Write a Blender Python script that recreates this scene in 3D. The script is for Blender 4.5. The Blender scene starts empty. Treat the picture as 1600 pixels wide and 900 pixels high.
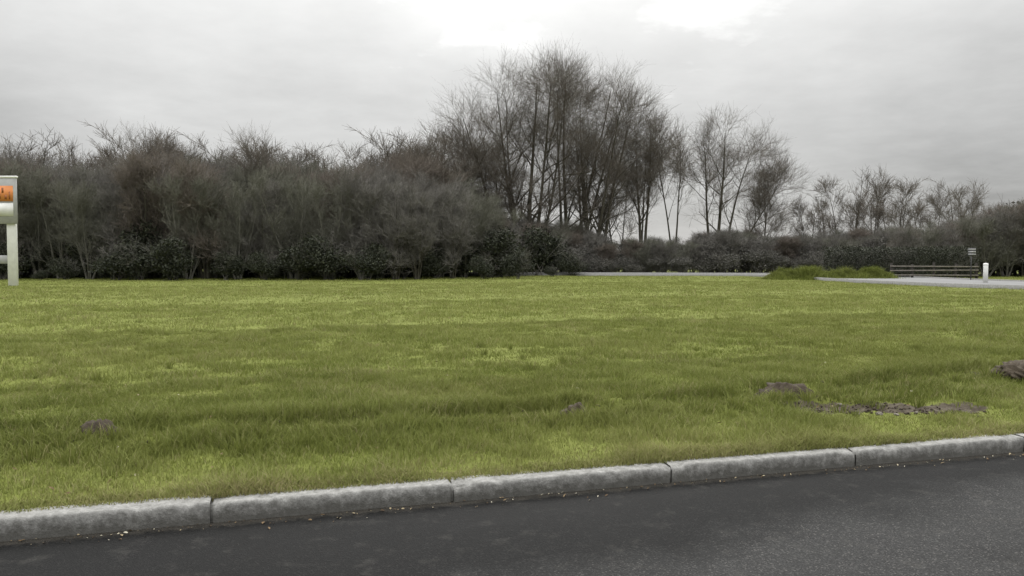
import bpy, math, random
import numpy as np
from mathutils import Vector, Matrix

S = bpy.context.scene
COL = S.collection
PI = math.pi
F = 1200.0           # focal length in photo pixels (1600 wide)
CAMZ = 1.57
GZ = 0.12            # height of the verge above the road
YH = 405.0

# ------------------------------------------------------------------ camera
cam_d = bpy.data.cameras.new('camera')
cam = bpy.data.objects.new('camera', cam_d)
COL.objects.link(cam)
cam_d.sensor_width = 36.0
cam_d.lens = 36.0 * F / 1600.0
cam_d.clip_end = 5000.0
PITCH = math.atan((450.0 - YH) / F)
cam.location = (0, 0, CAMZ)
cam.rotation_euler = (PI / 2 - PITCH, 0, 0)
S.camera = cam
R3 = np.array(Matrix.Rotation(PI / 2 - PITCH, 3, 'X'))


def at(x, y, z=GZ):
    """ground point (height z) seen at photo pixel x, y"""
    d = R3 @ np.array([(x - 800) / F, (450 - y) / F, -1.0])
    k = (z - CAMZ) / d[2]
    return np.array([d[0] * k, d[1] * k, z])


def px(x, D):
    """X of photo column x at distance D"""
    return (x - 800) / F * D


def zt(y, D):
    """height of photo row y at distance D"""
    return CAMZ + (YH - y) / F * D


# ------------------------------------------------------------------ helpers
def mesh_np(name, V, faces_list, mats=None, smooth=False):
    """faces_list: list of int arrays (n,3) or (n,4)"""
    me = bpy.data.meshes.new(name)
    V = np.ascontiguousarray(V, dtype=np.float32)
    me.vertices.add(len(V))
    me.vertices.foreach_set('co', V.ravel())
    loops = np.concatenate([f.ravel() for f in faces_list]).astype(np.int32)
    sizes = np.concatenate([np.full(len(f), f.shape[1]) for f in faces_list]).astype(np.int32)
    starts = np.concatenate([[0], np.cumsum(sizes)[:-1]]).astype(np.int32)
    me.loops.add(len(loops))
    me.loops.foreach_set('vertex_index', loops)
    me.polygons.add(len(sizes))
    me.polygons.foreach_set('loop_start', starts)
    me.polygons.foreach_set('loop_total', sizes)
    if smooth:
        me.polygons.foreach_set('use_smooth', np.ones(len(sizes), dtype=bool))
    me.update(calc_edges=True)
    if mats:
        for m in mats:
            me.materials.append(m)
    return me


def link(name, me, parent=None):
    o = bpy.data.objects.new(name, me)
    COL.objects.link(o)
    if parent:
        o.parent = parent
    return o


def tag(o, label=None, cat=None, group=None, kind=None):
    if label: o['label'] = label
    if cat: o['category'] = cat
    if group: o['group'] = group
    if kind: o['kind'] = kind
    return o


def empty(name, loc=(0, 0, 0)):
    o = bpy.data.objects.new(name, None)
    o.empty_display_size = 0.2
    COL.objects.link(o)
    o.location = loc
    return o


def dup(root, loc, rz=0.0, sc=(1, 1, 1), label=None, group=None):
    r = root.copy()
    COL.objects.link(r)
    r.location = loc
    r.rotation_euler = (0, 0, rz)
    r.scale = sc
    if label: r['label'] = label
    if group: r['group'] = group
    for ch in list(root.children):
        c = ch.copy()
        COL.objects.link(c)
        c.parent = r
    return r


class MB:
    """collects boxes and tubes into one mesh"""
    def __init__(s):
        s.V = []; s.Q = []; s.n = 0

    def add(s, V, Q):
        s.V.append(np.asarray(V, float)); s.Q.append(np.asarray(Q, int) + s.n); s.n += len(V)

    def box(s, x0, x1, y0, y1, z0, z1, b=0.0):
        if b <= 0:
            V = [(x, y, z) for z in (z0, z1) for y in (y0, y1) for x in (x0, x1)]
            s.add(V, [(0, 2, 3, 1), (4, 5, 7, 6), (0, 1, 5, 4), (2, 6, 7, 3), (0, 4, 6, 2), (1, 3, 7, 5)])
            return
        # octagonal section swept in z, with chamfered ends
        def ring(d, z):
            return [(x0 + d + b, y0 + d, z), (x1 - d - b, y0 + d, z), (x1 - d, y0 + d + b, z), (x1 - d, y1 - d - b, z),
                    (x1 - d - b, y1 - d, z), (x0 + d + b, y1 - d, z), (x0 + d, y1 - d - b, z), (x0 + d, y0 + d + b, z)]
        V = ring(b, z0) + ring(0, z0 + b) + ring(0, z1 - b) + ring(b, z1)
        Q = []
        for r in range(3):
            for i in range(8):
                j = (i + 1) % 8
                Q.append((r * 8 + i, r * 8 + j, r * 8 + 8 + j, r * 8 + 8 + i))
        for o, fl in ((0, True), (24, False)):
            for q in ((0, 1, 2, 3), (0, 3, 4, 7), (4, 5, 6, 7)):
                q = tuple(o + i for i in q)
                Q.append(q[::-1] if fl else q)
        s.add(V, Q)

    def lathe(s, prof, n=16, c=(0, 0)):
        V = []; Q = []
        for (r, z) in prof:
            for i in range(n):
                a = 2 * PI * i / n
                V.append((c[0] + r * math.cos(a), c[1] + r * math.sin(a), z))
        for k in range(len(prof) - 1):
            for i in range(n):
                j = (i + 1) % n
                Q.append((k * n + i, k * n + j, k * n + n + j, k * n + n + i))
        s.add(V, Q)

    def build(s, name, mat, parent=None, smooth=False):
        return link(name, mesh_np(name, np.concatenate(s.V), [np.concatenate(s.Q)], [mat], smooth), parent)


def vnoise(x, y, seed=0):
    """smooth value noise, numpy"""
    xi = np.floor(x).astype(np.int64); yi = np.floor(y).astype(np.int64)
    xf = x - xi; yf = y - yi
    u = xf * xf * (3 - 2 * xf); v = yf * yf * (3 - 2 * yf)

    def h(a, b):
        n = (a * 374761393 + b * 668265263 + seed * 974711) & 0xffffffff
        n = ((n ^ (n >> 13)) * 1274126177) & 0xffffffff
        n = n ^ (n >> 16)
        return (n & 0xffff) / 65535.0
    return (h(xi, yi) * (1 - u) + h(xi + 1, yi) * u) * (1 - v) + (h(xi, yi + 1) * (1 - u) + h(xi + 1, yi + 1) * u) * v


def fbm(x, y, seed=0, oct=4):
    a = 0.5; t = 0; s = 0
    for o in range(oct):
        t = t + a * vnoise(x * 2 ** o, y * 2 ** o, seed + o * 7); s += a; a *= 0.5
    return t / s


# ------------------------------------------------------------------ materials
class NT:
    def __init__(s, name):
        s.m = bpy.data.materials.new(name); s.m.use_nodes = True
        s.t = s.m.node_tree; s.b = s.t.nodes['Principled BSDF']

    def n(s, typ, **kw):
        nd = s.t.nodes.new(typ)
        for k, v in kw.items():
            setattr(nd, k, v)
        return nd

    def l(s, a, b): s.t.links.new(a, b)

    def pos(s):
        return s.n('ShaderNodeNewGeometry').outputs['Position']

    def obj(s):
        return s.n('ShaderNodeTexCoord').outputs['Object']

    def noise(s, vec, scale, detail=4, rough=0.55):
        nd = s.n('ShaderNodeTexNoise')
        nd.inputs['Scale'].default_value = scale
        nd.inputs['Detail'].default_value = detail
        nd.inputs['Roughness'].default_value = rough
        s.l(vec, nd.inputs['Vector'])
        return nd.outputs['Fac']

    def ramp(s, fac, stops):
        nd = s.n('ShaderNodeValToRGB')
        e = nd.color_ramp.elements
        while len(e) < len(stops): e.new(0.5)
        for i, (p, c) in enumerate(stops):
            e[i].position = p
            e[i].color = tuple(c) + (1,) if len(c) == 3 else c
        s.l(fac, nd.inputs['Fac'])
        return nd.outputs['Color']

    def mix(s, fac, a, b, typ='MIX'):
        nd = s.n('ShaderNodeMix', data_type='RGBA', blend_type=typ)
        for v, k in ((fac, 0), (a, 6), (b, 7)):
            if hasattr(v, 'links') or isinstance(v, bpy.types.NodeSocket): s.l(v, nd.inputs[k])
            elif k == 0: nd.inputs[0].default_value = v
            else: nd.inputs[k].default_value = tuple(v) + (1,)
        return nd.outputs[2]

    def math(s, op, a, b=None):
        nd = s.n('ShaderNodeMath', operation=op)
        for i, v in enumerate((a, b)):
            if v is None: continue
            if isinstance(v, bpy.types.NodeSocket): s.l(v, nd.inputs[i])
            else: nd.inputs[i].default_value = v
        return nd.outputs[0]

    def attr(s, name):
        return s.n('ShaderNodeAttribute', attribute_name=name)

    def bump(s, h, strength, dist):
        nd = s.n('ShaderNodeBump')
        nd.inputs['Strength'].default_value = strength
        nd.inputs['Distance'].default_value = dist
        s.l(h, nd.inputs['Height'])
        s.l(nd.outputs['Normal'], s.b.inputs['Normal'])

    def out(s, col, rough=0.9, spec=0.2):
        if isinstance(col, bpy.types.NodeSocket): s.l(col, s.b.inputs['Base Color'])
        else: s.b.inputs['Base Color'].default_value = tuple(col) + (1,)
        if isinstance(rough, bpy.types.NodeSocket): s.l(rough, s.b.inputs['Roughness'])
        else: s.b.inputs['Roughness'].default_value = rough
        s.b.inputs['Specular IOR Level'].default_value = spec
        return s.m


def simple(name, c0, c1, scale, rough=0.9, spec=0.2, bump=0.0, bdist=0.01, coord='obj'):
    t = NT(name)
    v = t.obj() if coord == 'obj' else t.pos()
    f = t.noise(v, scale, 5)
    c = t.ramp(f, [(0.3, c0), (0.7, c1)])
    if bump: t.bump(f, bump, bdist)
    return t.out(c, rough, spec)


def bark_mat(name, c0, c1):
    t = NT(name)
    v = t.obj()
    mp = t.n('ShaderNodeMapping'); mp.inputs['Scale'].default_value = (9, 9, 1.6)
    t.l(v, mp.inputs['Vector'])
    f = t.noise(mp.outputs[0], 1.0, 5, 0.65)
    c = t.ramp(f, [(0.3, c0), (0.7, c1)])
    big = t.noise(v, 0.5, 2)
    c = t.mix(t.math('MULTIPLY', big, 0.5), c, (0.055, 0.06, 0.035))
    t.bump(f, 0.5, 0.03)
    return t.out(c, 0.95, 0.1)


def leaf_mat(name, c0, c1, c2, rough=0.6):
    t = NT(name)
    a = t.attr('tone').outputs['Fac']
    c = t.ramp(a, [(0.0, c0), (0.6, c1), (1.0, c2)])
    return t.out(c, rough, 0.2)


M = {}
M['bark'] = bark_mat('bark_grey', (0.042, 0.036, 0.029), (0.112, 0.100, 0.084))
M['bark_pale'] = bark_mat('bark_pale', (0.12, 0.115, 0.10), (0.34, 0.33, 0.30))
M['twig'] = simple('twig_brown', (0.102, 0.088, 0.073), (0.155, 0.137, 0.115), 0.6)
M['twig_thick'] = simple('twig_dark', (0.105, 0.099, 0.089), (0.19, 0.180, 0.164), 0.8)
M['twig_red'] = simple('twig_red_brown', (0.105, 0.088, 0.074), (0.18, 0.155, 0.132), 0.8)
M['twig_olive'] = simple('twig_olive', (0.095, 0.094, 0.074), (0.165, 0.163, 0.132), 0.8)
M['bark_mid'] = bark_mat('bark_mid', (0.09, 0.085, 0.075), (0.24, 0.23, 0.205))
M['evergreen'] = leaf_mat('evergreen_leaf', (0.016, 0.019, 0.012), (0.030, 0.034, 0.021), (0.055, 0.06, 0.036))
M['bramble'] = leaf_mat('bramble_leaf', (0.060, 0.058, 0.052), (0.105, 0.101, 0.090), (0.17, 0.163, 0.146))
M['white_paint'] = simple('white_paint', (0.60, 0.60, 0.58), (0.72, 0.72, 0.70), 3.0, 0.5, 0.4)
M['grey_paint'] = simple('grey_paint', (0.26, 0.26, 0.26), (0.36, 0.36, 0.355), 3.0, 0.5, 0.4)
M['dark_paint'] = simple('dark_paint', (0.03, 0.03, 0.03), (0.045, 0.045, 0.045), 4.0, 0.5, 0.4)
M['orange_paint'] = simple('orange_paint', (0.60, 0.20, 0.055), (0.66, 0.25, 0.075), 3.0, 0.5, 0.4)
M['rust_paint'] = simple('brown_paint', (0.22, 0.07, 0.025), (0.30, 0.10, 0.03), 3.0, 0.5, 0.4)
M['wood'] = simple('weathered_wood', (0.11, 0.10, 0.085), (0.21, 0.19, 0.165), 6.0)
M['wood_dark'] = simple('dark_wood', (0.025, 0.022, 0.02), (0.05, 0.045, 0.04), 6.0)


def soil_material():
    t = NT('soil'); v = t.pos()
    f = t.noise(v, 14, 6, 0.65)
    c = t.ramp(f, [(0.3, (0.030, 0.022, 0.014)), (0.6, (0.072, 0.057, 0.040)), (0.8, (0.125, 0.104, 0.078))])
    t.bump(t.noise(v, 45, 5, 0.7), 0.8, 0.02)
    return t.out(c, 0.85, 0.25)
M['soil'] = soil_material()


def ground_material():
    t = NT('grass_ground'); v = t.pos()
    n1 = t.noise(v, 0.28, 4, 0.6)
    n2 = t.noise(v, 2.6, 4, 0.6)
    n3 = t.noise(v, 26, 4, 0.7)
    g = t.ramp(n2, [(0.25, (0.11, 0.134, 0.026)), (0.5, (0.17, 0.197, 0.042)), (0.78, (0.225, 0.245, 0.07))])
    g = t.mix(t.math('MULTIPLY', t.ramp(n1, [(0.35, (0, 0, 0)), (0.7, (1, 1, 1))]), 0.45), g, (0.155, 0.165, 0.042))
    g = t.mix(t.math('MULTIPLY', n3, 0.55), g, (0.055, 0.062, 0.014))
    s = t.ramp(t.noise(v, 17, 6, 0.7), [(0.3, (0.032, 0.025, 0.017)), (0.55, (0.078, 0.065, 0.048)), (0.75, (0.16, 0.142, 0.115))])
    mud = t.attr('mud').outputs['Fac']
    nm = t.math('ADD', mud, t.math('MULTIPLY', t.math('SUBTRACT', n3, 0.5), 0.7))
    mk = t.ramp(nm, [(0.42, (0, 0, 0)), (0.6, (1, 1, 1))])
    c = t.mix(mk, g, s)
    t.bump(n3, 0.7, 0.03)
    return t.out(c, 0.92, 0.12)
M['ground'] = ground_material()


def blade_material():
    t = NT('grass_blade'); v = t.pos()
    a = t.attr('tone').outputs['Fac']
    n1 = t.noise(v, 1.1, 4, 0.6)
    n2 = t.noise(v, 0.22, 3, 0.6)
    c = t.ramp(a, [(0.0, (0.092, 0.108, 0.023)), (0.45, (0.192, 0.219, 0.058)), (0.8, (0.295, 0.315, 0.108)), (0.86, (0.20, 0.185, 0.075)), (1.0, (0.33, 0.30, 0.155))])
    c = t.mix(t.math('MULTIPLY', t.ramp(n1, [(0.4, (0, 0, 0)), (0.65, (1, 1, 1))]), 0.5), c, (0.11, 0.135, 0.022))
    c = t.mix(t.math('MULTIPLY', t.ramp(n2, [(0.4, (0, 0, 0)), (0.65, (1, 1, 1))]), 0.35), c, (0.22, 0.225, 0.075))
    b = t.b
    t.out(c, 0.65, 0.15)
    tr = t.n('ShaderNodeBsdfTranslucent'); t.l(c, tr.inputs['Color'])
    mx = t.n('ShaderNodeMixShader'); mx.inputs[0].default_value = 0.3
    t.l(b.outputs[0], mx.inputs[1]); t.l(tr.outputs[0], mx.inputs[2])
    t.l(mx.outputs[0], t.t.nodes['Material Output'].inputs['Surface'])
    return t.m
M['blade'] = blade_material()


def asphalt_material():
    t = NT('asphalt'); v = t.pos()
    agg = t.n('ShaderNodeTexVoronoi'); agg.inputs['Scale'].default_value = 130
    t.l(v, agg.inputs['Vector'])
    fine = t.noise(v, 160, 3, 0.7)
    big = t.noise(v, 0.9, 5, 0.6)
    # distance from the kerb foot as a surface attribute: damp dirty gutter, worn dry lane
    w = t.attr('lane').outputs['Fac']
    w = t.math('ADD', w, t.math('MULTIPLY', t.math('SUBTRACT', big, 0.5), 0.75))
    base = t.ramp(w, [(0.35, (0.007, 0.007, 0.007)), (0.62, (0.0115, 0.0115, 0.0115)), (0.92, (0.040, 0.040, 0.0395))])
    sp = t.ramp(agg.outputs['Color'], [(0.25, (0.65, 0.65, 0.65)), (0.75, (1.05, 1.05, 1.05)), (0.97, (2.5, 2.42, 2.3))])
    c = t.mix(1.0, base, sp, 'MULTIPLY')
    c = t.mix(t.math('MULTIPLY', t.ramp(t.noise(v, 5, 6, 0.7), [(0.55, (0, 0, 0)), (0.75, (1, 1, 1))]), 0.22), c, (0.10, 0.095, 0.085))
    gt = t.attr('gutter').outputs['Fac']
    gk = t.ramp(t.math('ADD', gt, t.math('MULTIPLY', t.math('SUBTRACT', t.noise(v, 9, 6, 0.7), 0.5), 1.1)), [(0.42, (0, 0, 0)), (0.75, (1, 1, 1))])
    c = t.mix(t.math('MULTIPLY', gk, 0.8), c, t.ramp(t.noise(v, 120, 3, 0.7), [(0.35, (0.022, 0.02, 0.017)), (0.6, (0.06, 0.055, 0.047)), (0.75, (0.14, 0.13, 0.115))]))
    h = t.math('ADD', agg.outputs['Distance'], t.math('MULTIPLY', fine, 0.6))
    t.bump(h, 0.55, 0.006)
    r = t.ramp(w, [(0.3, (0.72,) * 3), (0.8, (0.9,) * 3)])
    return t.out(c, r, 0.12)
M['asphalt'] = asphalt_material()
M['asphalt_pale'] = simple('pale_asphalt', (0.15, 0.15, 0.15), (0.20, 0.20, 0.20), 1.2, coord='pos')


def concrete_material():
    t = NT('kerb_concrete'); v = t.pos()
    n = t.noise(v, 16, 8, 0.75); n2 = t.noise(v, 75, 4, 0.7)
    c = t.ramp(n, [(0.25, (0.12, 0.118, 0.11)), (0.5, (0.235, 0.232, 0.222)), (0.74, (0.38, 0.375, 0.36))])
    c = t.mix(t.math('MULTIPLY', t.ramp(n2, [(0.5, (0, 0, 0)), (0.8, (1, 1, 1))]), 0.4), c, (0.075, 0.075, 0.065))
    # darker towards the foot of the kerb, fading upwards with a noisy edge
    z = t.n('ShaderNodeSeparateXYZ'); t.l(v, z.inputs[0])
    lo = t.math('ADD', t.math('MULTIPLY', z.outputs['Z'], 9.0), t.math('MULTIPLY', t.math('SUBTRACT', n, 0.5), 1.6))
    k = t.ramp(lo, [(0.25, (1, 1, 1)), (1.0, (0, 0, 0))])
    c = t.mix(t.math('MULTIPLY', k, 0.75), c, (0.075, 0.072, 0.064))
    t.bump(t.math('ADD', n, n2), 0.75, 0.008)
    return t.out(c, 0.9, 0.2)
M['concrete'] = concrete_material()

# ------------------------------------------------------------------ world, sun
SUN_EL = math.radians(38); SUN_AZ = math.radians(6)
sun_dir = Vector((math.sin(SUN_AZ) * math.cos(SUN_EL), math.cos(SUN_AZ) * math.cos(SUN_EL), math.sin(SUN_EL)))
W = bpy.data.worlds.new('World'); S.world = W; W.use_nodes = True
wt = W.node_tree
for n in list(wt.nodes): wt.nodes.remove(n)


class WT(NT):
    def __init__(s): s.t = wt
w = WT()
wo = w.n('ShaderNodeOutputWorld'); bg = w.n('ShaderNodeBackground')
bg.inputs['Strength'].default_value = 0.1
w.l(bg.outputs[0], wo.inputs[0])
sky = w.n('ShaderNodeTexSky', sky_type='NISHITA')
sky.sun_disc = False; sky.sun_elevation = SUN_EL; sky.sun_rotation = SUN_AZ
tc = w.n('ShaderNodeTexCoord').outputs['Generated']
nv = w.n('ShaderNodeVectorMath', operation='NORMALIZE'); w.l(tc, nv.inputs[0]); dv = nv.outputs['Vector']
sx = w.n('ShaderNodeSeparateXYZ'); w.l(dv, sx.inputs[0])
z = w.math('MAXIMUM', sx.outputs['Z'], 0.0)
den = w.math('ADD', z, 0.16)
cv = w.n('ShaderNodeCombineXYZ')
w.l(w.math('DIVIDE', sx.outputs['X'], den), cv.inputs[0])
w.l(w.math('DIVIDE', sx.outputs['Y'], den), cv.inputs[1])
n1 = w.noise(cv.outputs[0], 0.85, 6, 0.55)
n2 = w.noise(cv.outputs[0], 3.2, 5, 0.6)
fl = w.math('ADD', w.math('MULTIPLY', n1, 0.62), w.math('MULTIPLY', n2, 0.38))


def lobe(az, el, p):
    a, e = math.radians(az), math.radians(el)
    nd = w.n('ShaderNodeVectorMath', operation='DOT_PRODUCT')
    w.l(dv, nd.inputs[0]); nd.inputs[1].default_value = (math.sin(a) * math.cos(e), math.cos(a) * math.cos(e), math.sin(e))
    return w.math('POWER', w.math('MAXIMUM', nd.outputs['Value'], 0.0), p)
# overcast brightening towards the zenith, cloud texture, thin cloud round the sun
el = w.ramp(z, [(0.0, (0.57,) * 3), (0.10, (0.62,) * 3), (0.30, (0.64,) * 3), (0.6, (0.8,) * 3), (1.0, (0.8,) * 3)])
zen = w.math('ADD', 0.0, w.math('MULTIPLY', w.math('POWER', z, 1.9), 3.0))
val = w.math('ADD', w.math('MULTIPLY', el, 1.0), zen)
val = w.math('ADD', val, w.math('MULTIPLY', w.math('SUBTRACT', fl, 0.5), 0.60))
val = w.math('ADD', val, w.math('MULTIPLY', lobe(-2, 21, 150), 0.12))
val = w.math('ADD', val, w.math('MULTIPLY', lobe(14, 19.5, 300), 0.10))
# broken brighter gaps in the cloud deck towards the hidden sun
n3 = w.noise(cv.outputs[0], 2.1, 7, 0.62)
gap = w.ramp(w.math('ADD', n3, w.math('MULTIPLY', w.math('MAXIMUM', lobe(-2, 22, 90), lobe(14, 20, 160)), 0.30)), [(0.66, (0, 0, 0)), (0.80, (1, 1, 1))])
val = w.math('ADD', val, w.math('MULTIPLY', gap, 0.20))
val = w.math('SUBTRACT', val, w.math('MULTIPLY', lobe(31, 4, 60), 0.20))
val = w.math('SUBTRACT', val, w.math('MULTIPLY', lobe(-36, 5, 90), 0.16))
val = w.math('SUBTRACT', val, 0.03)
val = w.math('MULTIPLY', val, 10.0)
cl = w.n('ShaderNodeCombineColor')
w.l(val, cl.inputs[0]); w.l(w.math('MULTIPLY', val, 1.0), cl.inputs[1]); w.l(w.math('MULTIPLY', val, 0.985), cl.inputs[2])
w.l(w.mix(0.97, sky.outputs[0], cl.outputs[0]), bg.inputs['Color'])

sl = bpy.data.lights.new('sun', 'SUN'); sl.energy = 1.4; sl.angle = math.radians(25); sl.color = (1.0, 0.965, 0.92)
so = bpy.data.objects.new('sun', sl); COL.objects.link(so)
so.rotation_euler = (-sun_dir).to_track_quat('-Z', 'Y').to_euler()
so.location = (0, 0, 40)

S.view_settings.view_transform = 'Standard'
S.view_settings.look = 'None'
S.view_settings.exposure = 0.0
S.view_settings.gamma = 1.0

# ------------------------------------------------------------------ kerb frame
A = at(0, 847, 0.0)[:2]; B = at(1600, 706, 0.0)[:2]
U = (B - A) / np.linalg.norm(B - A)
N = np.array([-U[1], U[0]])
KW = 0.17             # kerb width


def st(P):
    d = np.asarray(P)[..., :2] - A
    return d @ U, d @ N


def xy(s, t):
    return A[0] + U[0] * s + N[0] * t, A[1] + U[1] * s + N[1] * t


rng = np.random.default_rng(5)

# ------------------------------------------------------------------ verge terrain
RUT = np.array([at(x, y)[:2] for x, y in ((-300, 712), (0, 692), (155, 686), (400, 677), (640, 664), (900, 644), (1100, 630),
                                          (1225, 620), (1400, 602), (1600, 577), (1900, 545))])


def seg_dist(X, Y, P):
    best = np.full(X.shape, 1e9)
    for a, b in zip(P[:-1], P[1:]):
        ab = b - a; L = ab @ ab
        t = np.clip(((X - a[0]) * ab[0] + (Y - a[1]) * ab[1]) / L, 0, 1)
        best = np.minimum(best, np.hypot(X - a[0] - t * ab[0], Y - a[1] - t * ab[1]))
    return best


MUDS = []
for x0, x1, y, h, k in ((1255, 1512, 638, 0.23, 1.0), (1570, 1700, 585, 0.34, 1.0), (1205, 1245, 616, 0.16, 0.8), (145, 172, 686, 0.07, 0.7),
                        (890, 912, 640, 0.08, 0.7), (440, 520, 672, 0.06, 0.35), (740, 790, 690, 0.06, 0.35), (1040, 1100, 668, 0.05, 0.4)):
    MUDS.append((at(x0, y)[:2], at(x1, y - (x1 - x0) * 0.012)[:2], h, k))


def mud_at(X, Y):
    d = seg_dist(X, Y, RUT)
    br = fbm(X * 1.3, Y * 1.3, 11)
    m = np.exp(-(d / 0.16) ** 2) * np.clip((br - 0.42) * 5.0, 0, 1) * 0.85
    for a, b, h, k in MUDS:
        dd = seg_dist(X, Y, np.array([a, b])) / h
        m = np.maximum(m, k * np.clip(1.35 - dd + (fbm(X * 5, Y * 5, 3) - 0.5) * 1.3, 0, 1))
    return m


def mud_wide(X, Y):
    """trampled ground round the bare patches, mostly on the camera side where feet and wheels came in"""
    return np.maximum.reduce([mud_at(X, Y), mud_at(X, Y + 0.14), mud_at(X, Y + 0.30), mud_at(X - .1, Y + .2) * .8, mud_at(X + .1, Y + .2) * .8])


def ground_z(X, Y):
    s, t = st(np.stack([X, Y], -1))
    far = np.clip((t - KW) / 1.2, 0, 1)
    z = GZ - 0.012 + far * ((fbm(X * 0.35, Y * 0.35, 2) - 0.5) * 0.10 + (fbm(X * 1.7, Y * 1.7, 4) - 0.5) * 0.05)
    d = seg_dist(X, Y, RUT)
    z = z - 0.085 * np.exp(-(d / 0.17) ** 2) + 0.05 * np.exp(-((d - 0.34) / 0.16) ** 2)
    m = mud_at(X, Y)
    z = z - 0.02 * m + m * (fbm(X * 9, Y * 9, 8, 5) - 0.5) * 0.17 + 0.01 * m
    z = z + np.clip(t - 120, 0, 900) * 0.012
    return z


s_f = np.arange(-5, 13, 0.055)
g = 0.06 * np.cumprod(np.full(60, 1.15)); g = np.cumsum(g); g = g[g < 420]
s_all = np.concatenate([-5 - g[::-1], s_f, s_f[-1] + g])
t_f = np.arange(KW, 6.5, 0.05)
gt = np.cumsum(0.055 * np.cumprod(np.full(120, 1.055))); gt = gt[gt < 520]
t_all = np.concatenate([t_f, t_f[-1] + gt])
SS, TT = np.meshgrid(s_all, t_all)
GX, GY = xy(SS, TT)
GZZ = ground_z(GX, GY)
ny, nx = GX.shape
idx = np.arange(ny * nx).reshape(ny, nx)
Q = np.stack([idx[:-1, :-1], idx[:-1, 1:], idx[1:, 1:], idx[1:, :-1]], -1).reshape(-1, 4)
me = mesh_np('verge', np.stack([GX, GY, GZZ], -1).reshape(-1, 3), [Q], [M['ground']], True)
me.attributes.new('mud', 'FLOAT', 'POINT').data.foreach_set('value', mud_at(GX, GY).ravel().astype(np.float32))
tag(link('grass_field', me), kind='structure')

# base sheet to the horizon, below everything
b = MB(); b.add([(-2500, -2500, -0.25), (2500, -2500, -0.25), (2500, 2500, -0.25), (-2500, 2500, -0.25)], [(0, 1, 2, 3)])
base = b.build('ground', M['ground']); tag(base, kind='structure')

# ------------------------------------------------------------------ road
sr = np.concatenate([np.linspace(-200, -6, 25), np.linspace(-5.5, 14, 60), np.linspace(15, 200, 25)])
tr_ = np.concatenate([np.linspace(0.05, -0.6, 18), np.linspace(-0.68, -4, 40), np.linspace(-4.3, -7.5, 10)])
SS, TT = np.meshgrid(sr, tr_)
TA = 0.62 + np.clip(7.0 - SS, -2, 9) * 0.16    # edge of the dry worn lane, farther from the kerb towards the left
LANE_T = 0.55
X, Y = xy(SS, TT)
Zr = -0.0 + np.clip(-TT, 0, 3.5) * 0.012 + (fbm(X * 0.8, Y * 0.8, 5) - 0.5) * 0.008
ny, nx = X.shape; idx = np.arange(ny * nx).reshape(ny, nx)
Q = np.stack([idx[:-1, :-1], idx[1:, :-1], idx[1:, 1:], idx[:-1, 1:]], -1).reshape(-1, 4)
me = mesh_np('road', np.stack([X, Y, Zr], -1).reshape(-1, 3), [Q], [M['asphalt']], True)
me.attributes.new('lane', 'FLOAT', 'POINT').data.foreach_set('value', np.clip(0.77 + LANE_T * (-TT - TA) , 0, 1.0).ravel().astype(np.float32))
me.attributes.new('gutter', 'FLOAT', 'POINT').data.foreach_set('value', np.exp(np.minimum(TT, 0) / 0.11).ravel().astype(np.float32))
tag(link('road', me), kind='structure')

# ------------------------------------------------------------------ kerb stones
joints_px = [(330, 818), (708, 785), (1050, 755), (1338, 729), (1603, 706)]
js = [float(st(at(x, y, 0.0))[0]) for x, y in joints_px]
step = (js[-1] - js[0]) / 4
js = [js[0] - 2 * step, js[0] - step] + js + [js[-1] + step, js[-1] + 2 * step]
kl = ['pale grey kerb stone just outside the left edge, left of the long run along the grass',
      'grey kerb stone at the left end of the kerb, beside the darkest grass',
      'grey kerb stone second from the left, its left joint wide and pale',
      'grey kerb stone with a broken pale corner, middle of the kerb',
      'pale topped kerb stone with a dark diagonal crack by its right joint',
      'grey kerb stone right of the crumbled pale mortar joint',
      'grey kerb stone cut off by the right edge of the picture',
      'grey kerb stone just beyond the right edge, past the worn lane']


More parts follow.
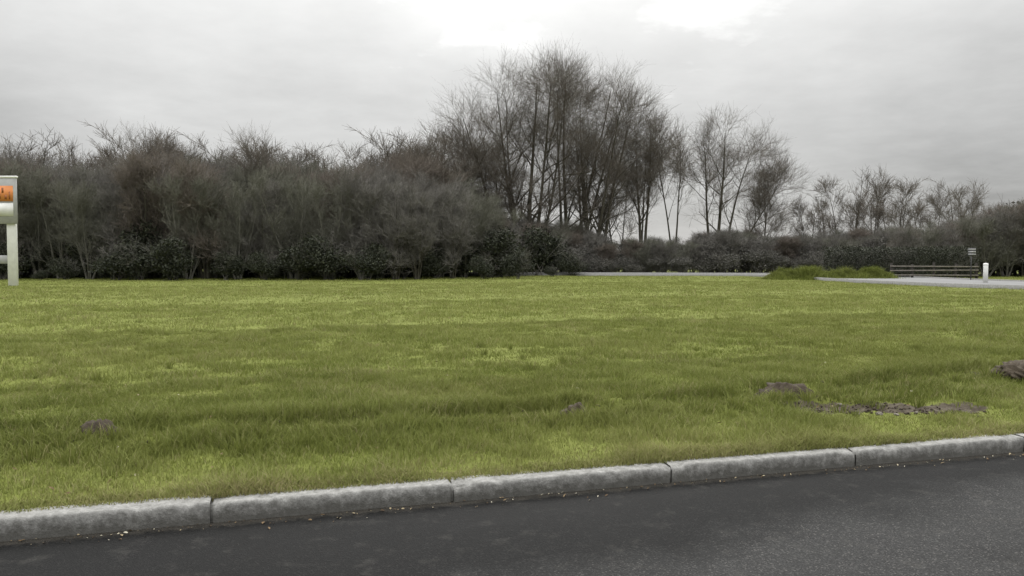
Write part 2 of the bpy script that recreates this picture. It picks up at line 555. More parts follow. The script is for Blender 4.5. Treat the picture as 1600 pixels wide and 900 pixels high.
def kerb_stone(i, s0, s1):
    r = np.random.default_rng(100 + i)
    L = s1 - s0 - (0.011, 0.013, 0.017, 0.012, 0.018, 0.012, 0.011, 0.011)[i]
    n = 90
    xs = np.linspace(0, L, n)
    H0 = 0.122 + r.uniform(-0.006, 0.006)
    # section (y into the verge, z), rounded front arris
    prof = [(0.012, -0.12), (0.008, 0.0), (0.003, 0.05), (0.0, 0.095), (0.003, 0.110), (0.008, 0.119), (0.018, 0.1225), (0.075, 0.123), (0.12, 0.123), (KW, 0.121), (KW, -0.12)]
    V = []
    for k, x in enumerate(xs):
        e = min(x, L - x)
        inset = 0.004 * max(0, 1 - e / 0.012) ** 2
        chip = 0.018 * max(0, fbm(np.array([x * 7.0 + i * 13]), np.array([0.5]), 21)[0] - 0.58) * 6
        if i == 3 and x < 0.17: chip += 0.05 * (1 - x / 0.17)
        if i == 2 and x < 0.10: chip += 0.028 * (1 - x / 0.10)
        if i == 4 and L - x < 0.09: chip += 0.030 * (1 - (L - x) / 0.09)
        if i == 5 and x < 0.05: chip += 0.03 * (1 - x / 0.05)
        for q, (y, zz) in enumerate(prof):
            w_ = (fbm(np.array([x * 9 + q]), np.array([q * 0.7 + i]), 31)[0] - 0.5) * 0.004
            c = chip if 3 <= q <= 7 else 0
            c *= {3: 0.3, 4: 0.7, 5: 1, 6: 0.9, 7: 0.35}.get(q, 0)
            z_ = zz - (0.123 - H0) * (zz > 0) - inset * (zz > 0.06) - c * 0.6 + w_
            V.append((x, y + c * 0.7 + w_ + (inset if y < 0.05 else 0), z_))
    p = len(prof); Qs = []
    for k in range(n - 1):
        for q in range(p - 1):
            a0 = k * p + q
            Qs.append((a0, a0 + p, a0 + p + 1, a0 + 1))
    m = MB(); m.add(V, Qs)
    # end caps as fans of quads
    cap = []
    for o, fl in ((0, 0), ((n - 1) * p, 1)):
        for q in range(0, p // 2 - 0):
            a, b_, c_, d_ = o + q, o + q + 1, o + p - 2 - q, o + p - 1 - q
            if len({a, b_, c_, d_}) == 4:
                cap.append((a, b_, c_, d_) if fl else (d_, c_, b_, a))
    m.Q.append(np.array(cap))
    o = m.build('kerb_stone', M['concrete'], None, True)
    X0, Y0 = xy(s0 + 0.007, r.uniform(-0.006, 0.006))
    o.location = (X0, Y0, r.uniform(-0.004, 0.004))
    o.rotation_euler = (r.uniform(-0.012, 0.012), 0, math.atan2(U[1], U[0]) + r.uniform(-0.003, 0.003))
    tag(o, kl[i], 'kerb stone', 'kerb stones between road and grass')


for i in range(len(js) - 1):
    if i in (0, 7): continue
    kerb_stone(i, js[i], js[i + 1])
# kerb continuing out of the frame both ways, and the mortar bed under the stones
b = MB()
ang = math.atan2(U[1], U[0])
b.box(-200, js[1], 0.0, KW, -0.12, 0.115, 0.01)
b.box(js[-2], 200, 0.0, KW, -0.12, 0.115, 0.01)
b.box(js[1] + 0.003, js[-2] - 0.003, 0.026, KW - 0.004, -0.118, 0.100)
kb = b.build('kerb_strip', M['concrete']); kb.location = (A[0], A[1], 0); kb.rotation_euler = (0, 0, ang); tag(kb, kind='structure')

# ------------------------------------------------------------------ grass blades
def blades(n, tmin, tmax, smin, smax, width, hmin, hmax, seed, thin=1.0):
    r = np.random.default_rng(seed)
    t = tmin + (tmax - tmin) * r.random(n); s = smin + (smax - smin) * r.random(n)
    X, Y = xy(s, t)
    # keep what the photograph (or a step to the side) can see
    keep = (np.abs(X) < Y * 0.70 + 2.0) & (Y > 2)
    m = mud_at(X, Y)
    cl = fbm(X * 2.2, Y * 2.2, 17)
    keep &= (r.random(n) > m * 1.6) & (r.random(n) < 0.30 + cl * 1.1)
    X, Y, m, cl, t = X[keep], Y[keep], m[keep], cl[keep], t[keep]
    n = len(X)
    zb = ground_z(X, Y)
    big = fbm(X * 0.9, Y * 0.9, 23)
    h = (hmin + (hmax - hmin) * r.random(n) ** 1.6) * (0.45 + 1.1 * np.clip((cl - 0.3) * 2.2, 0, 1)) * (0.7 + 0.6 * big)
    d = seg_dist(X, Y, RUT)
    h *= 1 + 0.6 * np.exp(-((d - 0.25) / 0.3) ** 2)
    wide = mud_wide(X, Y)
    h *= 1 - 0.62 * np.clip(wide, 0, 1)
    edge = np.exp(-(t - KW) / 0.12)
    h *= 1 - 0.2 * edge
    a = r.random(n) * 2 * PI; la = r.random(n) * 2 * PI
    lean = (0.25 + 0.9 * r.random(n)) * h
    wx, wy = np.cos(a) * width * (0.6 + 0.8 * r.random(n)) / 2, np.sin(a) * width * (0.6 + 0.8 * r.random(n)) / 2
    lx, ly = np.cos(la) * lean, np.sin(la) * lean
    v0 = np.stack([X - wx, Y - wy, zb - 0.008], -1); v1 = np.stack([X + wx, Y + wy, zb - 0.008], -1)
    v2 = np.stack([X - wx * .75 + lx * .35, Y - wy * .75 + ly * .35, zb + h * .65], -1)
    v3 = np.stack([X + wx * .75 + lx * .35, Y + wy * .75 + ly * .35, zb + h * .65], -1)
    v4 = np.stack([X + lx, Y + ly, zb + h], -1)
    V = np.stack([v0, v1, v3, v2, v4], 1)
    lush = np.exp(-((t - 2.4 - 0.02 * X) / 1.3) ** 2) * 0.22 + np.exp(-((t - 6.5) / 4.0) ** 2) * 0.10
    tone = np.clip(0.24 + 0.5 * r.random(n) + 0.5 * (big - 0.5) - lush + 0.20 * np.exp(-((t - KW) / 1.0) ** 2), 0, 0.84)
    tone = np.clip(tone - 0.28 * wide, 0, 1)
    dead = r.random(n) < 0.08 + 0.12 * wide + 1.3 * np.clip(fbm(X * 1.3, Y * 1.3, 41) - 0.55, 0, .3) + 0.22 * np.exp(-(t - KW) / 0.35) + 0.08 * np.exp(-(t - KW) / 0.5)
    tone = np.where(dead, 0.86 + 0.14 * r.random(n), tone)
    return V.reshape(-1, 3), np.repeat(tone, 5), n


parts = [blades(420000, KW - 0.03, 5.0, -3.0, 13, 0.006, 0.025, 0.085, 1),
         blades(60000, KW - 0.07, KW + 0.12, -3.0, 13, 0.006, 0.03, 0.075, 9),
         blades(420000, 4.6, 12.0, -7, 24, 0.009, 0.025, 0.085, 2),
         blades(200000, 9.0, 22.0, -14, 34, 0.014, 0.025, 0.085, 6),
         blades(260000, 14.0, 40.0, -28, 46, 0.020, 0.025, 0.08, 3),
         blades(220000, 26.0, 60.0, -40, 60, 0.026, 0.025, 0.08, 7)]
V = np.concatenate([p[0] for p in parts]); T = np.concatenate([p[1] for p in parts]); n = sum(p[2] for p in parts)
def tufts(nc, seed):
    r = np.random.default_rng(seed)
    k = r.random(nc) * (len(RUT) - 1); i = k.astype(int); f = (k - i)[:, None]
    c1 = RUT[i] * (1 - f) + RUT[i + 1] * f + r.normal(0, 1, (nc, 2)) * np.array([.5, .42])
    far = r.random(nc) < 0.45
    fx, fy = xy(-4 + 22 * r.random(nc), 1.0 + 11 * r.random(nc) ** 1.3)
    c = np.where(far[:, None], np.stack([fx, fy], -1), c1)
    c = np.repeat(c, 42, 0); tall = np.repeat(r.uniform(.05, .15, nc), 42); rad = np.repeat(r.uniform(.02, .08, nc), 42); tt = np.repeat(r.uniform(0, .45, nc), 42)
    n = len(c); d = r.normal(0, 1, (n, 2)) * rad[:, None]
    X, Y = (c + d).T
    keep = (st(np.stack([X, Y], -1))[1] > KW + .1) & (Y > 3); X, Y, tall, d, tt, rad = X[keep], Y[keep], tall[keep], d[keep], tt[keep], rad[keep]; n = len(X)
    zb = ground_z(X, Y); h = tall * r.uniform(.5, 1.1, n); a = r.random(n) * 2 * PI
    ln = d / rad[:, None] * .35 * h[:, None] + r.normal(0, .25, (n, 2)) * h[:, None]
    wx, wy = np.cos(a) * .0035, np.sin(a) * .0035
    v = [np.stack([X - wx, Y - wy, zb - .01], -1), np.stack([X + wx, Y + wy, zb - .01], -1),
         np.stack([X + wx * .8 + ln[:, 0] * .4, Y + wy * .8 + ln[:, 1] * .4, zb + h * .65], -1), np.stack([X - wx * .8 + ln[:, 0] * .4, Y - wy * .8 + ln[:, 1] * .4, zb + h * .65], -1),
         np.stack([X + ln[:, 0] * 1.1, Y + ln[:, 1] * 1.1, zb + h * .98], -1)]
    V = np.stack([v[0], v[1], v[2], v[3], v[4]], 1).reshape(-1, 3)
    tone = np.clip(tt + r.normal(.05, .12, n), 0, .8); tone = np.where(r.random(n) < .08, .95, tone)
    return V, np.repeat(tone, 5), n


parts.append(tufts(1500, 91))
V = np.concatenate([p[0] for p in parts]); T = np.concatenate([p[1] for p in parts]); n = sum(p[2] for p in parts)
i0 = np.arange(n) * 5
Qb = np.stack([i0, i0 + 1, i0 + 2, i0 + 3], -1); Tb = np.stack([i0 + 3, i0 + 2, i0 + 4], -1)
me = mesh_np('grass', V, [Qb, Tb], [M['blade']])
me.attributes.new('tone', 'FLOAT', 'POINT').data.foreach_set('value', T.astype(np.float32))
tag(link('grass', me), 'short trampled olive green grass covering the verge', 'grass', kind='stuff')


# fallen leaves and straw
def litter():
    r = np.random.default_rng(77)
    P = []
    for _ in range(230):     # along the rut
        k = r.random() * (len(RUT) - 1); i = int(k); f = k - i
        p = RUT[i] * (1 - f) + RUT[i + 1] * f
        P.append((p[0] + r.normal(0, .3), p[1] + r.normal(0, .35), 0.035, r.uniform(.012, .03)))
    for _ in range(260):     # anywhere on the near grass
        x, y = xy(r.uniform(-3, 12), r.uniform(.2, 6)); P.append((x, y, 0.03, r.uniform(.01, .024)))
    for _ in range(420):     # gutter
        x, y = xy(r.uniform(-2, 11), -abs(r.normal(0, .07)) - 0.012); P.append((x, y, None, r.choice([.004, .006, .009, .014]) * r.uniform(.7, 1.2)))
    V = []; Qs = []; tn = []
    for (x, y, dz, s) in P:
        zb = 0.008 if dz is None else float(ground_z(np.array([x]), np.array([y]))[0]) + dz * r.random()
        a = r.random() * 2 * PI; e = Vector((r.normal(0, .4), r.normal(0, .4), 1)).normalized()
        q = e.to_track_quat('Z', 'Y').to_matrix() @ Matrix.Rotation(a, 3, 'Z')
        asp = r.uniform(.25, .7); o = len(V)
        for (u_, v_, w_) in ((-1, 0, 0), (-.3, -asp, .15), (.4, -asp * .8, .2), (1, 0, -.1), (.4, asp * .8, .2), (-.3, asp, .15)):
            v = q @ Vector((u_ * s, v_ * s, w_ * s)); V.append((x + v.x, y + v.y, zb + v.z))
        Qs += [(o, o + 1, o + 2, o + 3), (o, o + 3, o + 4, o + 5)]
        tn += [r.random()] * 6
    t = NT('dead_leaf'); c = t.ramp(t.attr('tone').outputs['Fac'], [(0, (.07, .045, .025)), (.5, (.16, .11, .06)), (.8, (.30, .25, .16)), (1, (.5, .47, .38))])
    me = mesh_np('fallen_leaves', np.array(V), [np.array(Qs)], [t.out(c, .8, .2)])
    me.attributes.new('tone', 'FLOAT', 'POINT').data.foreach_set('value', np.array(tn, dtype=np.float32))
    tag(link('fallen_leaves', me), 'dead leaves and straw scattered on the verge and along the gutter', 'leaves', kind='stuff')
litter()


# ------------------------------------------------------------------ clods of soil and stones
def lump(name, loc, rx, ry, rz, seed, mat, label, cat, group=None, sub=5):
    r = np.random.default_rng(seed)
    V = []; Qs = []
    for k in range(sub):
        if k == 0: c = np.zeros(3); sc = 1.0
        else:
            a = r.random() * 2 * PI; c = np.array([math.cos(a) * rx * .75, math.sin(a) * ry * .75, -rz * .25 * r.random()]); sc = r.uniform(.3, .55)
        nu, nv_ = 34, 20; o = len(V)
        for i in range(nv_ + 1):
            th = PI * i / nv_
            for j in range(nu):
                ph = 2 * PI * j / nu
                d = np.array([math.sin(th) * math.cos(ph), math.sin(th) * math.sin(ph), math.cos(th)])
                q = d * 2.3 + seed + k
                f = 0.45 + 1.1 * float(fbm(np.array([q[0] * 1.3 + q[2] * .9]), np.array([q[1] * 1.3 - q[2] * .7]), seed + k, 5)[0])
                V.append(c + d * f * sc * np.array([rx, ry, rz]))
        for i in range(nv_):
            for j in range(nu):
                j2 = (j + 1) % nu
                Qs.append((o + i * nu + j, o + (i + 1) * nu + j, o + (i + 1) * nu + j2, o + i * nu + j2))
    m = MB(); m.add(V, Qs)
    ob = m.build(name, mat, None, True)
    ob.location = (loc[0], loc[1], float(ground_z(np.array([loc[0]]), np.array([loc[1]]))[0]) + rz * 0.55)
    return tag(ob, label, cat, group)


G = 'clods of soil on the verge'
lump('soil_clod', at(157, 690), .13, .11, .125, 3, M['soil'], 'small dark clod of soil at the left, in the rough grass', 'clod', G)
lump('soil_clod', at(900, 646), .14, .12, .125, 4, M['soil'], 'grey clod of soil alone in the middle of the grass', 'clod', G)
lump('soil_clod', at(1226, 622), .26, .18, .15, 8, M['soil'], 'wide crumbled heap of soil just left of the bare muddy strip', 'clod', G, 14)
lump('soil_clod', at(1594, 594), .28, .22, .13, 6, M['soil'], 'largest heap of turned soil, at the right edge of the grass', 'clod', G, 14)
def crumbs():
    r = np.random.default_rng(88); V = []; Fq = []
    C = [(at(157, 690)[:2], .2, 70), (at(900, 646)[:2], .22, 60), (at(1226, 622)[:2], .36, 150), (at(1594, 594)[:2], .45, 150)]
    C += [(at(x, 640)[:2], .17, 26) for x in range(1260, 1500, 26)]
    C += [(RUT[i] * (1 - f) + RUT[i + 1] * f, .25, 14) for i in range(1, 9) for f in (.1, .4, .7)]
    O = np.array([(1, 0, 0), (0, 1, 0), (-1, 0, 0), (0, -1, 0), (0, 0, 1), (0, 0, -1)], float)
    for c, sg_, k in C:
        for _ in range(k):
            p = c + r.normal(0, sg_, 2) * np.array([1, .7]); s_ = r.uniform(.004, .022) * r.random() ** .7 + .004
            zb = float(ground_z(p[:1], p[1:2])[0]) + s_ * .5
            q = O * s_ * r.uniform(.6, 1.3, (6, 3)); a = r.random() * 6.28
            q = np.stack([q[:, 0] * math.cos(a) - q[:, 1] * math.sin(a), q[:, 0] * math.sin(a) + q[:, 1] * math.cos(a), q[:, 2] * .8], -1)
            o = len(V); V += list(q + np.array([p[0], p[1], zb]))
            for i in range(4):
                Fq += [(o + i, o + (i + 1) % 4, o + 4), (o + (i + 1) % 4, o + i, o + 5)]
    me = mesh_np('soil_crumbs', np.array(V), [np.array(Fq)], [M['soil']], True)
    tag(link('soil_crumbs', me), 'crumbs of dark soil scattered on the grass round the clods and bare strip', 'soil', kind='stuff')
crumbs()
M['pebble'] = simple('pebble', (.13, .115, .095), (.24, .22, .19), 20)
G = 'pale stones in the muddy strip'
for k, (x, y, s) in enumerate(((1374, 647, .024), (1401, 648, .018), (1312, 634, .02), (1340, 646, .015), (1432, 644, .013))):
    lump('stone', at(x, y), s * 1.25, s, s * .7, 40 + k, M['pebble'], 'small pale stone lying in the bare muddy strip near the kerb', 'stone', G, 1)


# ------------------------------------------------------------------ trees
def unit(v): return v / np.maximum(np.linalg.norm(v, axis=-1, keepdims=True), 1e-9)


def grow(r, P0, D0, L, R0, K, up, wob, tip=0.25):
    """polylines (N,K,3) and radii (N,K)"""
    n = len(P0); P = np.zeros((n, K, 3)); P[:, 0] = P0; D = D0.copy()
    for k in range(1, K):
        D = unit(D + np.array([0, 0, 1.0]) * up / K + r.normal(0, wob, (n, 3)))
        P[:, k] = P[:, k - 1] + D * (L / (K - 1))[:, None]
    rad = R0[:, None] * (1 - (1 - tip) * np.linspace(0, 1, K)[None, :] ** 0.9)
    return P, rad


def spawn(r, P, Rd, per, t0, t1, ang, angv, lfun, rk, K, up, wob, rmin, tip=0.3):
    n, k, _ = P.shape
    cnt = np.maximum(1, r.poisson(per, n)); par = np.repeat(np.arange(n), cnt); m = len(par)
    t = t0 + (t1 - t0) * r.random(m) ** 0.85
    f = t * (k - 1); i = np.minimum(f.astype(int), k - 2); f = f - i
    a, b_ = P[par, i], P[par, i + 1]
    P0 = a + (b_ - a) * f[:, None]; T = unit(b_ - a)
    pr = Rd[par, i] * (1 - f) + Rd[par, i + 1] * f
    rv = r.normal(0, 1, (m, 3)); rv[:, 2] *= 0.6
    perp = unit(rv - (rv * T).sum(-1, keepdims=True) * T)
    an = np.radians(r.normal(ang, angv, m))[:, None]
    D = unit(T * np.cos(an) + perp * np.sin(an))
    L = lfun(t, m); R0 = np.maximum(pr * rk * (0.75 + 0.4 * r.random(m)), rmin)
    return grow(r, P0, D, L, R0, K, up, wob, tip)


def tubes(P, Rd, sides):
    n, k, _ = P.shape
    T = np.empty_like(P); T[:, 1:-1] = P[:, 2:] - P[:, :-2]; T[:, 0] = P[:, 1] - P[:, 0]; T[:, -1] = P[:, -1] - P[:, -2]
    T = unit(T)
    ref = np.where(np.abs(T[..., 2:3]) > 0.9, np.array([1.0, 0, 0]), np.array([0, 0, 1.0]))
    u = unit(np.cross(T, ref)); v = np.cross(T, u)
    an = 2 * PI * np.arange(sides) / sides
    V = P[:, :, None, :] + Rd[:, :, None, None] * (u[:, :, None, :] * np.cos(an)[None, None, :, None] + v[:, :, None, :] * np.sin(an)[None, None, :, None])
    idx = np.arange(n * k * sides).reshape(n, k, sides)
    a = idx[:, :-1, :]; b_ = idx[:, 1:, :]
    Qs = np.stack([a, np.roll(a, -1, 2), np.roll(b_, -1, 2), b_], -1).reshape(-1, 4)
    return V.reshape(-1, 3), Qs


def tube_mesh(name, sets, mat, smooth=False):
    V = []; Qs = []; o = 0
    for P, Rd, s in sets:
        v, q = tubes(P, Rd, s); V.append(v); Qs.append(q + o); o += len(v)
    return mesh_np(name, np.concatenate(V), [np.concatenate(Qs)], [mat], smooth)


def bare_tree(name, seed, H, stems, spread=0.5, up1=0.5, first=0.25, n1=14, n2=7, n3=6, n4=5, a1=45, len1=0.42, rtrunk=0.02, bark='bark', twig='twig',
              rtw=0.006, stem_list=None, wob0=0.025, top=True, l4=0.07):
    """stems of a bare tree: trunk mesh, limbs mesh, crown mesh of fine twigs, under one Empty"""
    r = np.random.default_rng(seed)
    root = empty(name)
    P0 = []; D0 = []; L = []; R0 = []
    if stem_list:
        for (x, y, lx, ly, hh, rr) in stem_list:
            P0.append((x, y, -0.2)); D0.append((lx, ly, 1)); L.append(H * hh); R0.append(H * rr)
    else:
        for k in range(stems):
            a = 2 * PI * (k + r.random() * .6) / stems
            o = 0 if stems == 1 else 0.02 * H
            P0.append((math.cos(a) * o, math.sin(a) * o, -0.2))
            sp = 0 if stems == 1 else spread * r.uniform(.5, 1)
            D0.append((math.cos(a) * sp, math.sin(a) * sp, 1)); L.append(H * r.uniform(.82, 1.0)); R0.append(H * rtrunk * r.uniform(.75, 1.05))
    P0 = np.array(P0, float); D0 = unit(np.array(D0, float)); L = np.array(L); R0 = np.array(R0)
    tp, trd = grow(r, P0, D0, L * 0.93, R0, 14, 0.25, wob0, 0.12)
    trd[:, 0] *= 1.45; trd[:, 1] *= 1.1
    hs = H
    l1 = spawn(r, tp, trd, n1, first, 0.97, a1, 10, lambda t, m: hs * len1 * (1.08 - 0.80 * t) * r.uniform(.6, 1.1, m), 0.55, 9, up1, 0.10, 0.012)
    l2 = spawn(r, l1[0], l1[1], n2, 0.2, 1.0, 40, 14, lambda t, m: hs * 0.17 * (1.1 - 0.55 * t) * r.uniform(.5, 1.15, m), 0.6, 6, up1 * .8, 0.12, 0.010)
    l3 = spawn(r, l2[0], l2[1], n3, 0.15, 1.0, 38, 15, lambda t, m: hs * 0.095 * r.uniform(.5, 1.2, m), 0.65, 4, 0.4, 0.12, rtw * 1.25, 0.5)
    l4 = spawn(r, l3[0], l3[1], n4, 0.1, 1.0, 36, 16, lambda t, m: hs * l4 * r.uniform(.4, 1.2, m), 0.8, 3, 0.3, 0.12, rtw, 0.5)
    link('trunk', tube_mesh('trunk', [(tp, trd, 10), (l1[0], l1[1], 6)], M[bark], True), root)
    link('crown', tube_mesh('crown', [(l2[0], l2[1], 4), (l3[0], l3[1], 3), (l4[0], l4[1], 3)], M[twig]), root)
    root['h'] = float(max(l4[0][..., 2].max(), tp[..., 2].max()))
    return root


def put(root, x, D, ytop, label, cat='tree', group=None, rz=0.0, wide=1.0):
    hz = zt(ytop, D) - GZ
    k = hz / root['h']
    X_ = px(x, D)
    zb = float(ground_z(np.array([X_]), np.array([float(D)]))[0])
    root.location = (X_, D, zb - 0.05); root.scale = (k * wide, k * wide, k); root.rotation_euler = (0, 0, rz)
    tag(root, label, cat, group)
    return root


BT = 'bare_tree'
GB = 'tall bare trees in the middle'
# the big group in the middle
put(bare_tree(BT, 11, 18, 0, stem_list=[(0, 0, .0, .02, .98, .016), (-.35, .2, -.17, .05, .95, .012), (.35, -.1, .12, .0, .98, .012), (-.5, -.3, -.40, -.05, .86, .010), (-.1, .4, -.27, .1, .92, .010), (.3, -.3, .26, -.1, .90, .010)],
              first=.16, n1=18, n2=8, n3=5, n4=4, a1=46, len1=.38, up1=.22, rtw=.005), 826, 81, 62,
    'tallest bare tree, wide fan of ascending limbs, left end of the tall group', 'tree', GB)
put(bare_tree(BT, 12, 18, 0, stem_list=[(0, 0, .02, .0, .98, .012), (.4, .1, .14, .02, .95, .011), (.75, .3, .26, .05, .86, .010), (-.3, .2, -.05, .02, .93, .009)],
              first=.2, n1=16, n2=7, n3=5, n4=4, a1=42, len1=.36, up1=.3, rtw=.005), 886, 83, 60,
    'tall bare tree whose crown merges into the right side of the tallest tree', 'tree', GB)
put(bare_tree(BT, 13, 15, 0, stem_list=[(0, 0, .0, .0, .98, .012), (.5, .1, .12, .02, .92, .012), (-.4, .2, -.08, .02, .9, .01)],
              first=.15, n1=16, n2=7, n3=5, n4=4, a1=44, len1=.38, up1=.3, rtw=.0055), 930, 82, 112,
    'mid height bare tree with dense tangled twigs, third from left in the tall group', 'tree', GB)
put(bare_tree(BT, 26, 17, 0, stem_list=[(0, 0, .02, .0, .98, .010), (.4, .1, .12, .02, .95, .009), (-.3, .2, -.07, .02, .93, .009)],
              first=.3, n1=15, n2=7, n3=5, n4=4, a1=44, len1=.34, up1=.25, rtw=.005), 918, 86, 84,
    'thin stemmed bare tree filling the right shoulder of the tall rounded crown', 'tree', GB)
put(bare_tree(BT, 14, 14, 0, stem_list=[(0, 0, .06, .0, .98, .012), (.55, .15, .09, .02, 1.0, .012), (.25, .3, .02, .02, .9, .008)],
              first=.30, n1=14, n2=6, n3=5, n4=4, a1=32, len1=.28, up1=.5), 998, 85, 150,
    'bare tree with two long slender stems leaning right, open sky on its right', 'tree', GB)
put(bare_tree(BT, 15, 14, 0, stem_list=[(0, 0, .0, .0, .98, .015), (-.5, .15, -.10, .02, .95, .012), (.5, .2, .16, .02, .94, .011), (.8, -.1, .50, -.1, .72, .009)],
              first=.22, n1=16, n2=7, n3=5, n4=4, a1=42, len1=.38, up1=.4), 1122, 85, 158,
    'bare tree at the right end of the tall group, low side limb reaching right', 'tree', GB)
put(bare_tree(BT, 16, 11, 3, spread=.3, first=.2, n1=18, n2=8, n3=6, n4=4, a1=44, len1=.40, up1=.3, rtrunk=.012), 748, 80, 168,
    'shorter bushy bare tree under the left side of the tallest tree', 'tree', GB)
put(bare_tree(BT, 18, 10, 2, spread=.2, first=.25, n1=15, n2=7, n3=6, n4=4, a1=45, len1=.40, up1=.4, rtrunk=.012), 1186, 87, 250,
    'low rounded bare tree right of and under the end tree', 'tree', GB)
put(bare_tree(BT, 19, 10, 2, spread=.15, first=.25, n1=14, n2=7, n3=6, n4=4, a1=38, len1=.38, up1=.5, rtrunk=.010), 964, 89, 220,
    'short thin bare tree in the gap between the dense tree and the leaning stems', 'tree', GB)
put(bare_tree(BT, 24, 13, 2, spread=.12, first=.3, n1=13, n2=6, n3=5, n4=4, a1=32, len1=.3, up1=.5, rtrunk=.009), 1052, 92, 166,
    'thin pale looking bare tree right behind the two leaning stems', 'tree', GB)
put(bare_tree(BT, 20, 9, 2, spread=.2, first=.25, n1=13, n2=7, n3=6, n4=4, a1=40, len1=.40, up1=.4, rtrunk=.010), 660, 74, 200,
    'small bare tree standing a little above the right part of the left thicket', 'tree', GB)
put(bare_tree(BT, 23, 10, 2, spread=.2, first=.25, n1=13, n2=7, n3=6, n4=4, a1=40, len1=.40, up1=.4, rtrunk=.010), 264, 76, 188,
    'bare tree with rounded fuzzy top above the left part of the thicket', 'tree')
put(bare_tree('slender_tree', 17, 12, 1, first=.55, n1=14, n2=5, n3=4, n4=3, a1=22, len1=.2, up1=.9, rtrunk=.008, bark='bark_pale'), 411, 62, 186,
    'slender pale tree rising alone above the left thicket', 'tree')

# smaller trees to the right, beyond the road
smA = bare_tree(BT, 21, 7, 2, spread=.25, first=.3, n1=10, n2=6, n3=4, n4=3, a1=42, len1=.42, up1=.4, rtrunk=.014, rtw=.008)
smB = bare_tree(BT, 22, 7, 3, spread=.3, first=.3, n1=9, n2=5, n3=4, n4=3, a1=35, len1=.38, up1=.6, rtrunk=.012, rtw=.008)
GR = 'small bare trees beyond the hedge'
rows = [(1262, 84, 296, smA, .2, .9, 'small bare tree leftmost of the row beyond the hedge, short forked stems'),
        (1292, 86, 300, smB, 1.1, .8, 'small thin bare tree second in the row beyond the hedge'),
        (1322, 84, 262, smB, 2.3, .8, 'taller bare tree with two dark upright stems in the row beyond the hedge'),
        (1363, 86, 258, smA, 3.0, .9, 'tallest small bare tree in the row beyond the hedge, forked high'),
        (1400, 88, 272, smB, 4.1, .9, 'spreading bare tree right of the tallest of the row beyond the hedge'),
        (1448, 84, 280, smA, 5.2, 1.0, 'dark twiggy bare tree over the middle of the black hedge'),
        (1500, 88, 276, smB, .7, .8, 'thin bare tree near the right end of the row beyond the hedge'),
        (1532, 90, 290, smA, 1.9, .7, 'last small bare tree before the dark rising thicket at the right')]
used = set()
for (x, D, yt, pr, rz, wd, lb) in rows:
    if pr.name not in used:
        used.add(pr.name); o = pr
    else:
        o = dup(pr, (0, 0, 0))
    put(o, x, D, yt, lb, 'tree', GR, rz, wd)

GF = 'thin trees rising behind the left thicket'
LF = 'thin airy bare tree whose top shows faintly above the left thicket'
rq = random.Random(9)
for k, x in enumerate(range(-60, 720, 33)):
    o = dup((smA, smB)[k % 2], (0, 0, 0))
    yt = float(np.interp(x, [0, 130, 260, 340, 410, 470, 560, 620, 680], [206, 222, 196, 216, 204, 214, 226, 212, 200])) + rq.uniform(-8, 14)
    put(o, x + rq.uniform(-12, 12), 86 + rq.uniform(-3, 3), yt, LF, 'tree', GF, rq.uniform(0, 6.28), rq.uniform(.9, 1.15))

# thicket trees: four kinds, copied in rows
GT = 'bare thicket trees at the left'
LT = 'dark leafless thicket tree in the dense mass left of the tall trees'
protos = [bare_tree('thicket_tree', 30 + k, 9, 5, spread=sp, first=.06, n1=13, n2=6, n3=5, n4=3, a1=(30, 38, 26, 40)[k], len1=.34, up1=(.75, .5, .9, .5)[k], rtrunk=.0115, twig=('twig_thick', 'twig_red', 'twig_olive', 'twig_thick')[k],
                    bark=('bark_mid', 'bark', 'bark_mid', 'bark')[k], rtw=(.0095, .010, .009, .0105)[k], l4=.07)
          for k, sp in enumerate((.35, .22, .42, .28))]
first = [True] * 4


def top_left(x):
    pts = [(-150, 228), (0, 232), (60, 240), (130, 244), (200, 238), (262, 218), (320, 244), (400, 236), (480, 240), (560, 250), (630, 244), (650, 234), (690, 250), (730, 278), (780, 318), (830, 348), (870, 356)]
    return float(np.interp(x, [p[0] for p in pts], [p[1] for p in pts]))


rr = random.Random(4)
for row, (D, dx, off) in enumerate(((57, 46, 0), (61, 44, 16), (66, 42, 5), (72, 42, 25), (79, 46, 11))):
    x = -130 + off
    while x < (800 if row else 740):
        k = rr.randrange(4)
        if first[k]: o = protos[k]; first[k] = False
        else: o = dup(protos[k], (0, 0, 0))
        yt = top_left(x) + rr.choice((-16, -2, 4, 8, 12, 16)) + rr.uniform(-5, 5) + (14 if row == 0 else 0)
        put(o, x + rr.uniform(-12, 12), D + rr.uniform(-1.5, 1.5), yt, LT, 'tree', GT, rr.uniform(0, 6.28), rr.uniform(.85, 1.1))
        x += dx
GM = 'low thicket under the tall trees'
LM = 'low tangled leafless thicket growing under and behind the tall trees'


def top_mid(x):
    pts = [(800, 325), (860, 335), (920, 352), (960, 366), (1080, 368), (1110, 346), (1140, 344), (1190, 362), (1240, 364), (1300, 352), (1420, 345), (1480, 338), (1540, 322), (1600, 306), (1750, 280)]
    return float(np.interp(x, [p[0] for p in pts], [p[1] for p in pts]))


